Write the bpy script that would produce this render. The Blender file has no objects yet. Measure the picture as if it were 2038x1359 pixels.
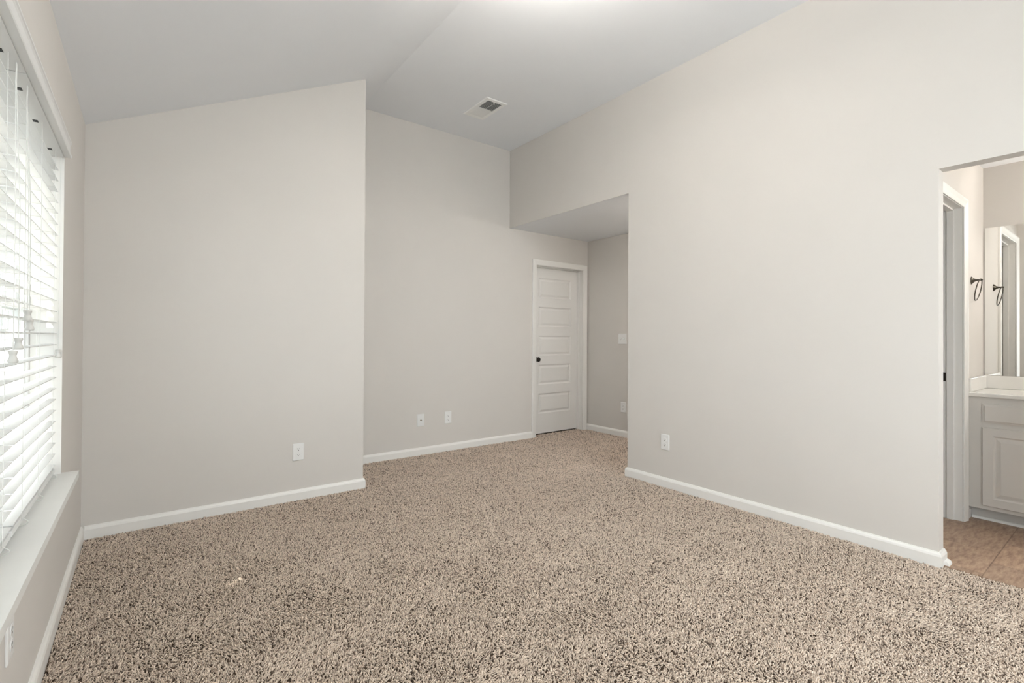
import bpy, math, random
import numpy as np
from mathutils import Matrix, Vector

random.seed(7)
S = bpy.context.scene
COL = S.collection

# ------------------------------------------------------------------ camera
YAW, PITCH, ROLL = 0.6457, 0.0066, 0.0054
CAM_H = 1.18
cy_, sy_ = math.cos(YAW), math.sin(YAW)
cp_, sp_ = math.cos(PITCH), math.sin(PITCH)
fwd = Vector((sy_ * cp_, cy_ * cp_, sp_))
rgt = Vector((cy_, -sy_, 0))
upv = rgt.cross(fwd)
cr_, sr_ = math.cos(ROLL), math.sin(ROLL)
R_ = cr_ * rgt + sr_ * upv
U_ = -sr_ * rgt + cr_ * upv
cam_d = bpy.data.cameras.new('camera')
cam = bpy.data.objects.new('camera', cam_d)
COL.objects.link(cam)
cam_d.sensor_fit = 'HORIZONTAL'
cam_d.sensor_width = 36.0
cam_d.lens = 36.0 * 968.28 / 2038.0
cam_d.shift_y = -14.365 / 2038.0
cam_d.clip_start = 0.02
cam.matrix_world = Matrix(((R_.x, U_.x, -fwd.x, 0), (R_.y, U_.y, -fwd.y, 0), (R_.z, U_.z, -fwd.z, CAM_H), (0, 0, 0, 1)))
S.camera = cam

# ------------------------------------------------------------------ world, sun, added fill, exposure
S.view_settings.view_transform = 'Standard'
S.view_settings.look = 'None'
S.view_settings.gamma = 1.0
S.view_settings.use_curve_mapping = False
S.view_settings.exposure = 0.10
P_SKY, P_SUN, P_FILL_LEFT, P_FILL_BACK, P_FILL_BOWL, P_BATH, P_FILL_UP, P_FILL_NOOK = 3.0, 9.0, 24.0, 68.0, 29.0, 74.0, 115.0, 52.0  # fill powers drive the added lights kept out of view

W = bpy.data.worlds.new('sky'); S.world = W; W.use_nodes = True
bg = W.node_tree.nodes['Background']
bg.inputs['Color'].default_value = (0.945, 0.985, 1.035, 1)
bg.inputs['Strength'].default_value = P_SKY

SUN_DIR = Vector((0.684, 0.528, -1.238)).normalized()
sun_d = bpy.data.lights.new('sun', 'SUN'); sun_d.energy = P_SUN; sun_d.angle = math.radians(0.53)
sun_d.color = (1.0, 0.95, 0.88)
sun = bpy.data.objects.new('sun', sun_d); COL.objects.link(sun)
sun.rotation_euler = SUN_DIR.to_track_quat('-Z', 'Y').to_euler()
sun.location = (-6, -5, 12)


def area(name, loc, direction, sx, sy, power, color):
    d = bpy.data.lights.new(name, 'AREA'); d.shape = 'RECTANGLE'; d.size = sx; d.size_y = sy
    d.energy = power; d.color = color
    o = bpy.data.objects.new(name, d); COL.objects.link(o)
    o.location = loc
    o.rotation_euler = Vector(direction).to_track_quat('-Z', 'Z').to_euler()
    return o


# window light: portal at the blinds, added fill lights behind the camera
# a sky portal in the blind-covered window (it guides the sky's light, it gives none of its own)
area('sky_portal_left_window', (-0.46, 2.0, 1.295), (1, 0, 0), 1.76, 1.44, 1, (1, 1, 1)).data.cycles.is_portal = True
# added fill light outside an invented left-wall window behind the camera
area('fill_light_left', (-0.60, -0.72, 1.32), (1, 0, 0.35), 1.35, 1.5, P_FILL_LEFT, (0.945, 0.985, 1.035))
# added fill light outside an invented window in the back wall
area('fill_light_back', (1.85, -1.90, 1.38), (0, 1, 0.25), 2.3, 1.55, P_FILL_BACK, (0.945, 0.985, 1.035))

# ------------------------------------------------------------------ key dimensions (metres)
XL, Y1, X2, Y2, XR, XN = -0.29, 3.756, 1.3728, 4.465, 3.322, 4.591
YO, ZN, ZC, ZL, XRIDGE = 2.748, 2.431, 3.316, 2.406, 1.590
YB, ZBH, XRB = 0.691, 2.0785, 3.410
YBACK = -1.60
YH = 2.10                                  # alcove lengthened to here for the added dome, hidden behind the right wall
WIN_Y0, WIN_Y1, WIN_Z0, WIN_Z1 = 1.12, 2.882, 0.575, 2.015
BW_Y, BW_X, BZ = 0.764, 4.87, 2.43         # bathroom side wall, mirror wall, ceiling height

DX0, DX1, DZ = 3.709, 4.521, 2.064          # rough opening of the far door


def zs(x):
    return min(ZC, ZL + (x - XL) / (XRIDGE - XL) * (ZC - ZL))


# ------------------------------------------------------------------ materials
def mat(name, color, rough=0.5, metal=0.0, bump=0.0, bscale=200.0, var=0.0, vscale=3.0, spec=0.5, coat=0.0):
    m = bpy.data.materials.new(name); m.use_nodes = True
    nt = m.node_tree; b = nt.nodes['Principled BSDF']
    b.inputs['Base Color'].default_value = (*color, 1)
    b.inputs['Roughness'].default_value = rough
    b.inputs['Metallic'].default_value = metal
    b.inputs['Specular IOR Level'].default_value = spec
    b.inputs['Coat Weight'].default_value = coat
    tc = nt.nodes.new('ShaderNodeTexCoord')
    if var > 0:
        n = nt.nodes.new('ShaderNodeTexNoise'); n.inputs['Scale'].default_value = vscale; n.inputs['Detail'].default_value = 4
        nt.links.new(tc.outputs['Object'], n.inputs['Vector'])
        r = nt.nodes.new('ShaderNodeValToRGB')
        r.color_ramp.elements[0].position = 0.3; r.color_ramp.elements[1].position = 0.7
        r.color_ramp.elements[0].color = tuple(c * (1 - var) for c in color) + (1,)
        r.color_ramp.elements[1].color = tuple(min(1, c * (1 + var)) for c in color) + (1,)
        nt.links.new(n.outputs['Fac'], r.inputs['Fac']); nt.links.new(r.outputs['Color'], b.inputs['Base Color'])
    if bump > 0:
        n2 = nt.nodes.new('ShaderNodeTexNoise'); n2.inputs['Scale'].default_value = bscale; n2.inputs['Detail'].default_value = 3
        nt.links.new(tc.outputs['Object'], n2.inputs['Vector'])
        bp = nt.nodes.new('ShaderNodeBump'); bp.inputs['Strength'].default_value = bump; bp.inputs['Distance'].default_value = 0.001
        nt.links.new(n2.outputs['Fac'], bp.inputs['Height']); nt.links.new(bp.outputs['Normal'], b.inputs['Normal'])
    return m


M = {}
M['wall'] = mat('greige_wall_paint', (0.690, 0.660, 0.625), 0.75, bump=0.12, bscale=260, var=0.008, spec=0.25)
M['bathwall'] = mat('bathroom_wall_paint', (0.690, 0.660, 0.625), 0.7, bump=0.1, bscale=260, var=0.008, spec=0.3)
M['ceiling'] = mat('ceiling_paint', (0.87, 0.885, 0.91), 0.9, bump=0.15, bscale=300, var=0.006, spec=0.1)
M['trim'] = mat('white_trim_paint', (0.86, 0.845, 0.815), 0.38, bump=0.03, bscale=80)
M['door'] = mat('white_door_paint', (0.84, 0.825, 0.80), 0.42, bump=0.04, bscale=120)
M['sill'] = mat('white_sill_paint', (0.80, 0.80, 0.78), 0.4, bump=0.08, bscale=60, var=0.012, vscale=9)
M['plate'] = mat('white_plastic', (0.84, 0.84, 0.83), 0.35, bump=0.02, bscale=300)
M['slot'] = mat('dark_slot', (0.03, 0.03, 0.03), 0.6, bump=0.02)
M['brass'] = mat('coax_metal', (0.35, 0.32, 0.25), 0.3, metal=1.0, bump=0.02)
M['bronze'] = mat('oil_rubbed_bronze', (0.022, 0.018, 0.015), 0.32, metal=0.6, bump=0.03, var=0.1, vscale=60)
M['nickel'] = mat('brushed_dark_nickel', (0.10, 0.09, 0.075), 0.3, metal=0.9, bump=0.05, bscale=400)
M['slat'] = mat('white_blind_slat', (0.78, 0.78, 0.77), 0.42, bump=0.04, bscale=90)
M['cord'] = mat('white_cord', (0.80, 0.80, 0.77), 0.7, bump=0.2, bscale=900)
M['tassel'] = mat('white_tassel_plastic', (0.68, 0.67, 0.64), 0.35, bump=0.02)
M['vinyl'] = mat('white_vinyl_frame', (0.82, 0.83, 0.83), 0.35, bump=0.02)
M['vanity'] = mat('white_vanity_paint', (0.70, 0.67, 0.63), 0.4, bump=0.04, bscale=120)
M['toekick'] = mat('toe_kick_paint', (0.55, 0.535, 0.51), 0.5, bump=0.04)
M['counter'] = mat('cultured_marble', (0.85, 0.83, 0.79), 0.18, bump=0.0, var=0.02, vscale=6, coat=0.3)
M['vent'] = mat('white_vent_enamel', (0.93, 0.93, 0.92), 0.4, bump=0.02)
M['mirror'] = mat('mirror_silver', (0.90, 0.91, 0.90), 0.01, metal=1.0, bump=0.0, var=0.0)
M['backing'] = mat('carpet_backing', (0.085, 0.062, 0.047), 0.95, bump=0.5, bscale=220, var=0.3, vscale=160, spec=0.05)
M['siding'] = mat('white_lap_siding', (0.78, 0.78, 0.75), 0.6, bump=0.05, bscale=40)
M['roofing'] = mat('grey_shingle', (0.20, 0.20, 0.20), 0.9, bump=0.5, bscale=30, var=0.25, vscale=20)
M['darkglass'] = mat('house_window_glass', (0.34, 0.35, 0.34), 0.2, bump=0.0, spec=0.8)
M['paving'] = mat('worn_concrete', (0.24, 0.235, 0.22), 0.9, bump=0.4, bscale=25, var=0.10, vscale=3, spec=0.1)
M['fence'] = mat('white_fence_paint', (0.80, 0.80, 0.78), 0.5, bump=0.05, bscale=60)

gm = bpy.data.materials.new('clear_window_glass'); gm.use_nodes = True
nt = gm.node_tree; nt.nodes.remove(nt.nodes['Principled BSDF'])
tr = nt.nodes.new('ShaderNodeBsdfTransparent'); tr.inputs['Color'].default_value = (0.95, 0.97, 0.96, 1)
gl = nt.nodes.new('ShaderNodeBsdfGlossy'); gl.inputs['Roughness'].default_value = 0.01
lw = nt.nodes.new('ShaderNodeLayerWeight'); lw.inputs['Blend'].default_value = 0.5
pw = nt.nodes.new('ShaderNodeMath'); pw.operation = 'POWER'; pw.inputs[1].default_value = 5.0
nt.links.new(lw.outputs['Facing'], pw.inputs[0])
fr = nt.nodes.new('ShaderNodeMath'); fr.operation = 'MULTIPLY_ADD'; fr.inputs[1].default_value = 0.45; fr.inputs[2].default_value = 0.03
nt.links.new(pw.outputs[0], fr.inputs[0])
mx = nt.nodes.new('ShaderNodeMixShader')
nt.links.new(fr.outputs[0], mx.inputs[0]); nt.links.new(tr.outputs[0], mx.inputs[1]); nt.links.new(gl.outputs[0], mx.inputs[2])
nt.links.new(mx.outputs[0], nt.nodes['Material Output'].inputs['Surface'])
M['glass'] = gm


def emit(name, color, strength):
    m = bpy.data.materials.new(name); m.use_nodes = True
    b = m.node_tree.nodes['Principled BSDF']
    b.inputs['Base Color'].default_value = (*color, 1)
    b.inputs['Emission Color'].default_value = (*color, 1)
    b.inputs['Emission Strength'].default_value = strength
    return m


# bathroom floor: mottled brown stone-look tiles
tm = bpy.data.materials.new('brown_stone_tile'); tm.use_nodes = True
nt = tm.node_tree; b = nt.nodes['Principled BSDF']; b.inputs['Roughness'].default_value = 0.42
tc = nt.nodes.new('ShaderNodeTexCoord')
mp = nt.nodes.new('ShaderNodeMapping'); mp.inputs['Location'].default_value = (-3.99, -0.531, 0)
nt.links.new(tc.outputs['Object'], mp.inputs['Vector'])
bk = nt.nodes.new('ShaderNodeTexBrick'); bk.offset = 0.5; bk.inputs['Scale'].default_value = 1.0
bk.inputs['Brick Width'].default_value = 0.40; bk.inputs['Row Height'].default_value = 0.40
bk.inputs['Mortar Size'].default_value = 0.0028; bk.inputs['Mortar Smooth'].default_value = 0.3; bk.inputs['Bias'].default_value = 0.0
bk.inputs['Color1'].default_value = (0.85, 0.85, 0.85, 1); bk.inputs['Color2'].default_value = (1.15, 1.12, 1.08, 1)
bk.inputs['Mortar'].default_value = (0.55, 0.52, 0.50, 1)
nt.links.new(mp.outputs[0], bk.inputs['Vector'])
mp2 = nt.nodes.new('ShaderNodeMapping'); mp2.inputs['Scale'].default_value = (5.0, 22.0, 1)
mp2.inputs['Rotation'].default_value = (0, 0, 0.9)
nt.links.new(tc.outputs['Object'], mp2.inputs['Vector'])
n1 = nt.nodes.new('ShaderNodeTexNoise'); n1.inputs['Scale'].default_value = 2.2; n1.inputs['Detail'].default_value = 7; n1.inputs['Roughness'].default_value = 0.65
nt.links.new(mp2.outputs[0], n1.inputs['Vector'])
rp = nt.nodes.new('ShaderNodeValToRGB')
rp.color_ramp.elements[0].position = 0.30; rp.color_ramp.elements[0].color = (0.235, 0.140, 0.092, 1)
rp.color_ramp.elements[1].position = 0.72; rp.color_ramp.elements[1].color = (0.58, 0.44, 0.32, 1)
e = rp.color_ramp.elements.new(0.5); e.color = (0.42, 0.285, 0.20, 1)
nt.links.new(n1.outputs['Fac'], rp.inputs['Fac'])
mm = nt.nodes.new('ShaderNodeMixRGB'); mm.blend_type = 'MULTIPLY'; mm.inputs[0].default_value = 1.0
nt.links.new(rp.outputs[0], mm.inputs[1]); nt.links.new(bk.outputs['Color'], mm.inputs[2])
nt.links.new(mm.outputs[0], b.inputs['Base Color'])
bp = nt.nodes.new('ShaderNodeBump'); bp.inputs['Strength'].default_value = 0.4; bp.inputs['Distance'].default_value = 0.002; bp.invert = True
nt.links.new(bk.outputs['Fac'], bp.inputs['Height']); nt.links.new(bp.outputs[0], b.inputs['Normal'])
M['tile'] = tm

# carpet yarn: flecked beige to brown, the tone is the colour of each yarn end
ym = bpy.data.materials.new('flecked_carpet_yarn'); ym.use_nodes = True
nt = ym.node_tree; b = nt.nodes['Principled BSDF']; b.inputs['Roughness'].default_value = 0.9
b.inputs['Specular IOR Level'].default_value = 0.15
b.inputs['Sheen Weight'].default_value = 0.15
at = nt.nodes.new('ShaderNodeAttribute'); at.attribute_name = 'tone'
rp = nt.nodes.new('ShaderNodeValToRGB')
cr = rp.color_ramp
cr.elements[0].position = 0.0; cr.elements[0].color = (0.150, 0.105, 0.078, 1)
cr.elements[1].position = 1.0; cr.elements[1].color = (0.90, 0.765, 0.645, 1)
for pos, c in ((0.14, (0.23, 0.170, 0.128)), (0.24, (0.54, 0.430, 0.345)), (0.62, (0.79, 0.650, 0.535))):
    e = cr.elements.new(pos); e.color = (*c, 1)
nt.links.new(at.outputs['Fac'], rp.inputs['Fac']); nt.links.new(rp.outputs[0], b.inputs['Base Color'])
M['yarn'] = ym


# ------------------------------------------------------------------ mesh builder
class MB:
    def __init__(self):
        self.v = []; self.f = []; self.sm = []

    def add(self, vs, fs, smooth=False):
        o = len(self.v)
        self.v += [tuple(p) for p in vs]
        self.f += [tuple(i + o for i in f) for f in fs]
        self.sm += [smooth] * len(fs)
        return self

    def box(self, x0, x1, y0, y1, z0, z1):
        vs = [(x, y, z) for x in (x0, x1) for y in (y0, y1) for z in (z0, z1)]
        return self.add(vs, [(0, 1, 3, 2), (4, 6, 7, 5), (0, 4, 5, 1), (2, 3, 7, 6), (0, 2, 6, 4), (1, 5, 7, 3)])

    def cbox(self, x0, x1, y0, y1, z0, z1, c, axis=0, sign=-1):
        """box whose face towards sign*axis is chamfered by c"""
        lo = [x0, y0, z0]; hi = [x1, y1, z1]
        a = axis; o = [i for i in range(3) if i != a]
        front = lo[a] if sign < 0 else hi[a]; back = hi[a] if sign < 0 else lo[a]
        vs = []
        for (d, ins) in ((back, 0), (front - sign * c, 0), (front, c)):
            for (s, t) in ((0, 0), (1, 0), (1, 1), (0, 1)):
                p = [0, 0, 0]; p[a] = d
                p[o[0]] = (lo[o[0]] + ins) if s == 0 else (hi[o[0]] - ins)
                p[o[1]] = (lo[o[1]] + ins) if t == 0 else (hi[o[1]] - ins)
                vs.append(p)
        fs = [(3, 2, 1, 0)]
        for k in (0, 4):
            for i in range(4):
                j = (i + 1) % 4
                fs.append((k + i, k + j, k + 4 + j, k + 4 + i))
        fs.append((8, 9, 10, 11))
        return self.add(vs, fs)

    def prism(self, poly, axis, a0, a1, smooth=False):
        """poly: 2-D outline in the plane across axis (xz for y, xy for z, yz for x)"""
        n = len(poly); vs = []
        for a in (a0, a1):
            for (p, q) in poly:
                vs.append({'y': (p, a, q), 'z': (p, q, a), 'x': (a, p, q)}[axis])
        self.add(vs, [(i, (i + 1) % n, n + (i + 1) % n, n + i) for i in range(n)], smooth)
        return self.add(vs, [tuple(range(n - 1, -1, -1)), tuple(range(n, 2 * n))])

    def tube(self, pts, r, seg=8, closed=False):
        pts = [Vector(p) for p in pts]; n = len(pts); rings = []
        ref = Vector((0.123, 0.456, 0.88)).normalized()
        for i, p in enumerate(pts):
            a = pts[(i - 1) % n] if (closed or i > 0) else p
            c = pts[(i + 1) % n] if (closed or i < n - 1) else p
            t = (c - a).normalized()
            u = t.cross(ref)
            if u.length < 1e-3: u = t.cross(Vector((1, 0, 0)))
            u.normalize(); w = t.cross(u)
            rr = r[i] if isinstance(r, (list, tuple)) else r
            rings.append([p + rr * (math.cos(2 * math.pi * k / seg) * u + math.sin(2 * math.pi * k / seg) * w) for k in range(seg)])
        vs = [q for ring in rings for q in ring]; fs = []
        m = n if closed else n - 1
        for i in range(m):
            j = (i + 1) % n
            for k in range(seg):
                l = (k + 1) % seg
                fs.append((i * seg + k, i * seg + l, j * seg + l, j * seg + k))
        self.add(vs, fs, True)
        if not closed:
            self.add(vs, [tuple(range(seg - 1, -1, -1)), tuple(range((n - 1) * seg, n * seg))])
        return self

    def lathe(self, prof, centre, axis=(0, 0, 1), seg=20):
        """prof: (radius, distance along axis)"""
        ax = Vector(axis).normalized(); u = ax.orthogonal().normalized(); w = ax.cross(u); c = Vector(centre)
        vs = []
        for (r, d) in prof:
            for k in range(seg):
                a = 2 * math.pi * k / seg
                vs.append(c + ax * d + (u * math.cos(a) + w * math.sin(a)) * max(r, 1e-5))
        fs = []
        for i in range(len(prof) - 1):
            for k in range(seg):
                l = (k + 1) % seg
                fs.append((i * seg + k, i * seg + l, (i + 1) * seg + l, (i + 1) * seg + k))
        self.add(vs, fs, True)
        n = len(prof)
        return self.add(vs, [tuple(range(seg - 1, -1, -1)), tuple(range((n - 1) * seg, n * seg))])

    def build(self, name, m, parent=None, bevel=0.0, origin=None):
        me = bpy.data.meshes.new(name)
        v = self.v
        if origin is not None:
            v = [(p[0] - origin[0], p[1] - origin[1], p[2] - origin[2]) for p in v]
        me.from_pydata([tuple(p) for p in v], [], self.f)
        me.polygons.foreach_set('use_smooth', self.sm)
        me.materials.append(m); me.update()
        import bmesh
        bm = bmesh.new(); bm.from_mesh(me); bmesh.ops.recalc_face_normals(bm, faces=bm.faces); bm.to_mesh(me); bm.free()
        o = bpy.data.objects.new(name, me); COL.objects.link(o)
        if origin is not None: o.location = origin
        if bevel > 0:
            md = o.modifiers.new('bevel', 'BEVEL'); md.width = bevel; md.segments = 2; md.limit_method = 'ANGLE'
        if parent is not None:
            o.parent = parent
            if origin is None:
                o.matrix_parent_inverse = Matrix.Translation(-Vector(parent.location))
        return o


def tag(o, label, cat, group=None, kind=None):
    if label: o['label'] = label
    if cat: o['category'] = cat
    if group: o['group'] = group
    if kind: o['kind'] = kind
    return o


def thing(name, label, cat, loc=(0, 0, 0), group=None, kind=None):
    o = bpy.data.objects.new(name, None); COL.objects.link(o); o.location = loc
    o.empty_display_size = 0.05
    return tag(o, label, cat, group, kind)


def struct(name, mb, m, label, cat, bevel=0.0):
    return tag(mb.build(name, m, bevel=bevel), label, cat, kind='structure')


# ------------------------------------------------------------------ room shell
struct('floor', MB().box(-0.29, 3.345, YBACK, Y2, -0.15, -0.010).box(3.345, XN, YO, Y2, -0.15, -0.010).box(XRB, XN, YH, YO, -0.15, -0.010).box(DX0, DX1, Y2, Y2 + 0.9, -0.15, -0.010), M['backing'],
       'carpet backing under the brown pile of the bedroom', 'floor')
struct('floor_bathroom', MB().box(3.345, 4.99, -1.3, 0.691, -0.15, 0.0).box(3.41, 4.99, 0.691, 2.0, -0.15, 0.0), M['tile'],
       'brown stone-look tile floor of the bathroom at the right', 'floor')

mb = MB()
ztop = lambda x: ZL + (x - XL) / (XRIDGE - XL) * (ZC - ZL)
def left_piece(y0, y1, z0):
    mb.prism([(-0.45, z0), (XL, z0), (XL, ZL), (-0.45, ztop(-0.45))], 'y', y0, y1)
W2_Y0, W2_Y1 = -1.35, -0.10
left_piece(YBACK - 0.15, W2_Y0, -0.15)
left_piece(W2_Y1, WIN_Y0, -0.15)
left_piece(W2_Y0, W2_Y1, WIN_Z1)
mb.box(-0.45, XL, W2_Y0, W2_Y1, -0.15, WIN_Z0)
left_piece(WIN_Y1, 4.60, -0.15)
left_piece(WIN_Y0, WIN_Y1, WIN_Z1)
mb.box(-0.45, XL, WIN_Y0, WIN_Y1, -0.15, WIN_Z0 - 0.03)
struct('wall_left', mb, M['wall'], 'greige wall holding the wide window with white blinds', 'wall')

mb = MB()
mb.prism([(XL, -0.15), (X2, -0.15), (X2, zs(X2)), (XL, ZL)], 'y', Y1, Y1 + 0.115)
mb.prism([(X2 - 0.115, -0.15), (X2, -0.15), (X2, zs(X2)), (X2 - 0.115, zs(X2 - 0.115))], 'y', Y1 + 0.115, Y2)
struct('wall_closet', mb, M['wall'], 'greige wall standing forward left of the far wall, with a sloped top', 'wall')

mb = MB()
mb.prism([(X2 - 0.115, -0.15), (XR, -0.15), (XR, ZC), (XRIDGE, ZC), (X2 - 0.115, zs(X2 - 0.115))], 'y', Y2, Y2 + 0.135)
mb.box(XR, XRB, Y2, Y2 + 0.135, -0.15, ZC)
mb.box(XRB, DX0, Y2, Y2 + 0.135, -0.15, ZN + 0.02)
mb.box(DX1, XN + 0.12, Y2, Y2 + 0.135, -0.15, ZN + 0.02)
mb.box(DX0, DX1, Y2, Y2 + 0.135, DZ, ZN + 0.02)
struct('wall_far', mb, M['wall'], 'greige far wall that runs back into the alcove with the door', 'wall')

mb = MB()
mb.box(XR, XRB, YB, YO, -0.15, ZC)
mb.box(XR, XRB, YO, Y2, ZN + 0.02, ZC); mb.box(XR, XR + 0.004, YO, Y2, ZN, ZN + 0.02)
mb.box(XR, XRB, -0.25, YB, ZBH, ZC)
mb.box(XR, XRB, YBACK - 0.15, -0.25, -0.15, ZC)
struct('wall_hall', MB().box(3.50, 3.60, Y2 + 0.135, 5.7, -0.15, ZN).box(4.63, 4.73, Y2 + 0.135, 5.7, -0.15, ZN).box(3.60, 4.63, 5.6, 5.7, -0.15, ZN).box(3.50, 4.73, Y2 + 0.135, 5.7, ZN, ZN + 0.1)
       .box(3.60, 4.63, Y2 + 0.135, 5.6, -0.15, -0.01), M['wall'], 'hall walls behind the closed white door', 'wall')
struct('wall_right', mb, M['wall'], 'tall greige wall between the door alcove and the bathroom opening', 'wall')

struct('wall_nook', MB().box(XN, XN + 0.12, YH - 0.12, Y2, -0.15, ZN + 0.02).box(XRB, XN, YH - 0.12, YH, -0.15, ZN + 0.02), M['wall'],
       'greige side wall of the alcove with the light switch', 'wall')

mb = MB()
BX0, BX1, BZ0, BZ1 = 0.75, 2.95, 0.62, 2.10
mb.box(XL, BX0, YBACK - 0.15, YBACK, -0.15, ZL)
mb.box(BX1, XR, YBACK - 0.15, YBACK, -0.15, ZL)
mb.box(BX0, BX1, YBACK - 0.15, YBACK, -0.15, BZ0)
mb.box(BX0, BX1, YBACK - 0.15, YBACK, BZ1, ZL)
mb.prism([(XL, ZL), (XR, ZL), (XR, ZC), (XRIDGE, ZC)], 'y', YBACK - 0.15, YBACK)
struct('wall_back', mb, M['wall'], 'greige wall behind the photographer with an opening for the added fill window', 'wall')

struct('ceiling', MB().prism([(-0.45, ztop(-0.45)), (XRIDGE, ZC), (XRB, ZC), (XRB, 3.45), (-0.45, 3.45)], 'y', YBACK - 0.15, 4.60),
       M['ceiling'], 'white vaulted ceiling, sloped at the left and flat at the right', 'ceiling')
struct('ceiling_nook', MB().box(XR + 0.004, XN, YO, Y2, ZN, ZN + 0.02).box(XRB, XN, YH, YO, ZN, ZN + 0.02), M['ceiling'], 'low flat white ceiling of the alcove', 'ceiling')

# ------------------------------------------------------------------ bathroom shell
BDX0, BDX1, BDZ = 3.50, 4.269, 2.06        # rough doorway in the bathroom side wall
mb = MB()
mb.box(XRB, BDX0, BW_Y, BW_Y + 0.115, 0, BZ)
mb.box(BDX1, BW_X, BW_Y, BW_Y + 0.115, 0, BZ)
mb.box(BDX0, BDX1, BW_Y, BW_Y + 0.115, BDZ, BZ)
struct('wall_bathroom_side', mb, M['bathwall'], 'lit bathroom wall with the cased doorway and towel ring', 'wall')
struct('wall_bathroom_back', MB().box(BW_X, BW_X + 0.12, -1.3, 2.0, 0, BZ), M['bathwall'], 'bathroom wall behind the vanity and mirror', 'wall')
struct('wall_bathroom_end', MB().box(XRB, BW_X, -1.42, -1.3, 0, BZ), M['bathwall'], 'end wall of the bathroom outside the picture', 'wall')
struct('wall_water_closet', MB().box(XRB, BW_X, 1.9, 2.0, 0, BZ), M['bathwall'], 'wall behind the doorway in the bathroom', 'wall')
struct('ceiling_bathroom', MB().box(XRB, BW_X + 0.12, -1.42, 2.0, BZ, BZ + 0.1), M['ceiling'], 'white flat bathroom ceiling', 'ceiling')


# ------------------------------------------------------------------ baseboards
def sweep(mb, path, prof, side):
    """sweep profile (offset, z) along a plan polyline; offset goes to the left (side=1) or right (side=-1)"""
    pts = [Vector((p[0], p[1])) for p in path]; n = len(pts); rings = []
    for i in range(n):
        ds = []
        if i > 0: ds.append((pts[i] - pts[i - 1]).normalized())
        if i < n - 1: ds.append((pts[i + 1] - pts[i]).normalized())
        ns = [Vector((-d.y, d.x)) * side for d in ds]
        if len(ns) == 1: m = ns[0]
        else:
            m = (ns[0] + ns[1]); m = m / m.dot(ns[0])
        rings.append([(pts[i].x + m.x * o, pts[i].y + m.y * o, z) for (o, z) in prof])
    k = len(prof); vs = [q for r in rings for q in r]; fs = []
    for i in range(n - 1):
        for j in range(k):
            l = (j + 1) % k
            fs.append((i * k + j, i * k + l, (i + 1) * k + l, (i + 1) * k + j))
    fs.append(tuple(range(k))); fs.append(tuple(range((n - 1) * k, n * k)))
    mb.add(vs, fs)


BP = [(0, -0.010), (0.016, -0.010), (0.016, 0.050), (0.0125, 0.060), (0.0075, 0.0665), (0.006, 0.070), (0, 0.071)]
def base(name, path, side, label, m='trim'):
    mb = MB(); sweep(mb, path, BP, side)
    return struct(name, mb, M[m], label, 'baseboard')


base('baseboard_closet', [(XL + 0.016, Y1), (X2, Y1), (X2, Y2 - 0.0161)], -1, 'white baseboard under the forward greige wall, wrapping its corner')
base('baseboard_far', [(X2, Y2), (3.661, Y2)], -1, 'white baseboard on the far wall left of the door')
base('baseboard_nook', [(XN, Y2 - 0.001), (XN, YH), (XRB, YH), (XRB, YO - 0.001)], -1, 'white baseboard in the alcove right of the door')
base('baseboard_right', [(XRB, YO), (XR, YO), (XR, YB), (XRB, YB)], -1, 'long white baseboard from the alcove corner to the bathroom opening')
base('baseboard_left', [(XL, Y1), (XL, YBACK + 0.016)], 1, 'white baseboard below the window sill')
base('baseboard_back', [(XL, YBACK), (XR, YBACK)], 1, 'white baseboard behind the photographer')
mb = MB(); sweep(mb, [(4.312, BW_Y), (4.42, BW_Y)], BP[:1] + [(0.012, -0.0), (0.012, 0.06), (0.004, 0.07), (0, 0.071)], -1)
struct('baseboard_bathroom', mb, M['trim'], 'short white baseboard beside the vanity toe kick', 'baseboard')
# quarter round at the end of the bathroom opening
q = [(0, 0)] + [(0.021 * math.cos(a), 0.021 * math.sin(a)) for a in np.linspace(0, math.pi / 2, 7)]
struct('trim_1', MB().prism([(YB - 0.016 - p, z) for (p, z) in q], 'x', 3.352, 3.408), M['trim'],
       'small white quarter round at the foot of the bathroom opening', 'trim')

# ------------------------------------------------------------------ five panel door in the far wall
door = thing('door_1', 'white five panel door with dark knob at the back of the alcove', 'door', (4.115, Y2 + 0.1, 0), kind='structure')
door['kind'] = 'structure'
JX0, JX1, JZ = 3.727, 4.503, 2.046
mb = MB()
mb.box(DX0, JX0, Y2 + 0.001, Y2 + 0.134, -0.01, DZ); mb.box(JX1, DX1, Y2 + 0.001, Y2 + 0.134, -0.01, DZ)
mb.box(JX0, JX1, Y2 + 0.001, Y2 + 0.134, JZ, DZ)
mb.box(JX0, JX0 + 0.010, Y2 + 0.060, Y2 + 0.094, -0.01, JZ); mb.box(JX1 - 0.010, JX1, Y2 + 0.060, Y2 + 0.094, -0.01, JZ)
mb.box(JX0, JX1, Y2 + 0.060, Y2 + 0.094, JZ - 0.010, JZ)
mb.build('door_jamb', M['trim'], door)


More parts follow.
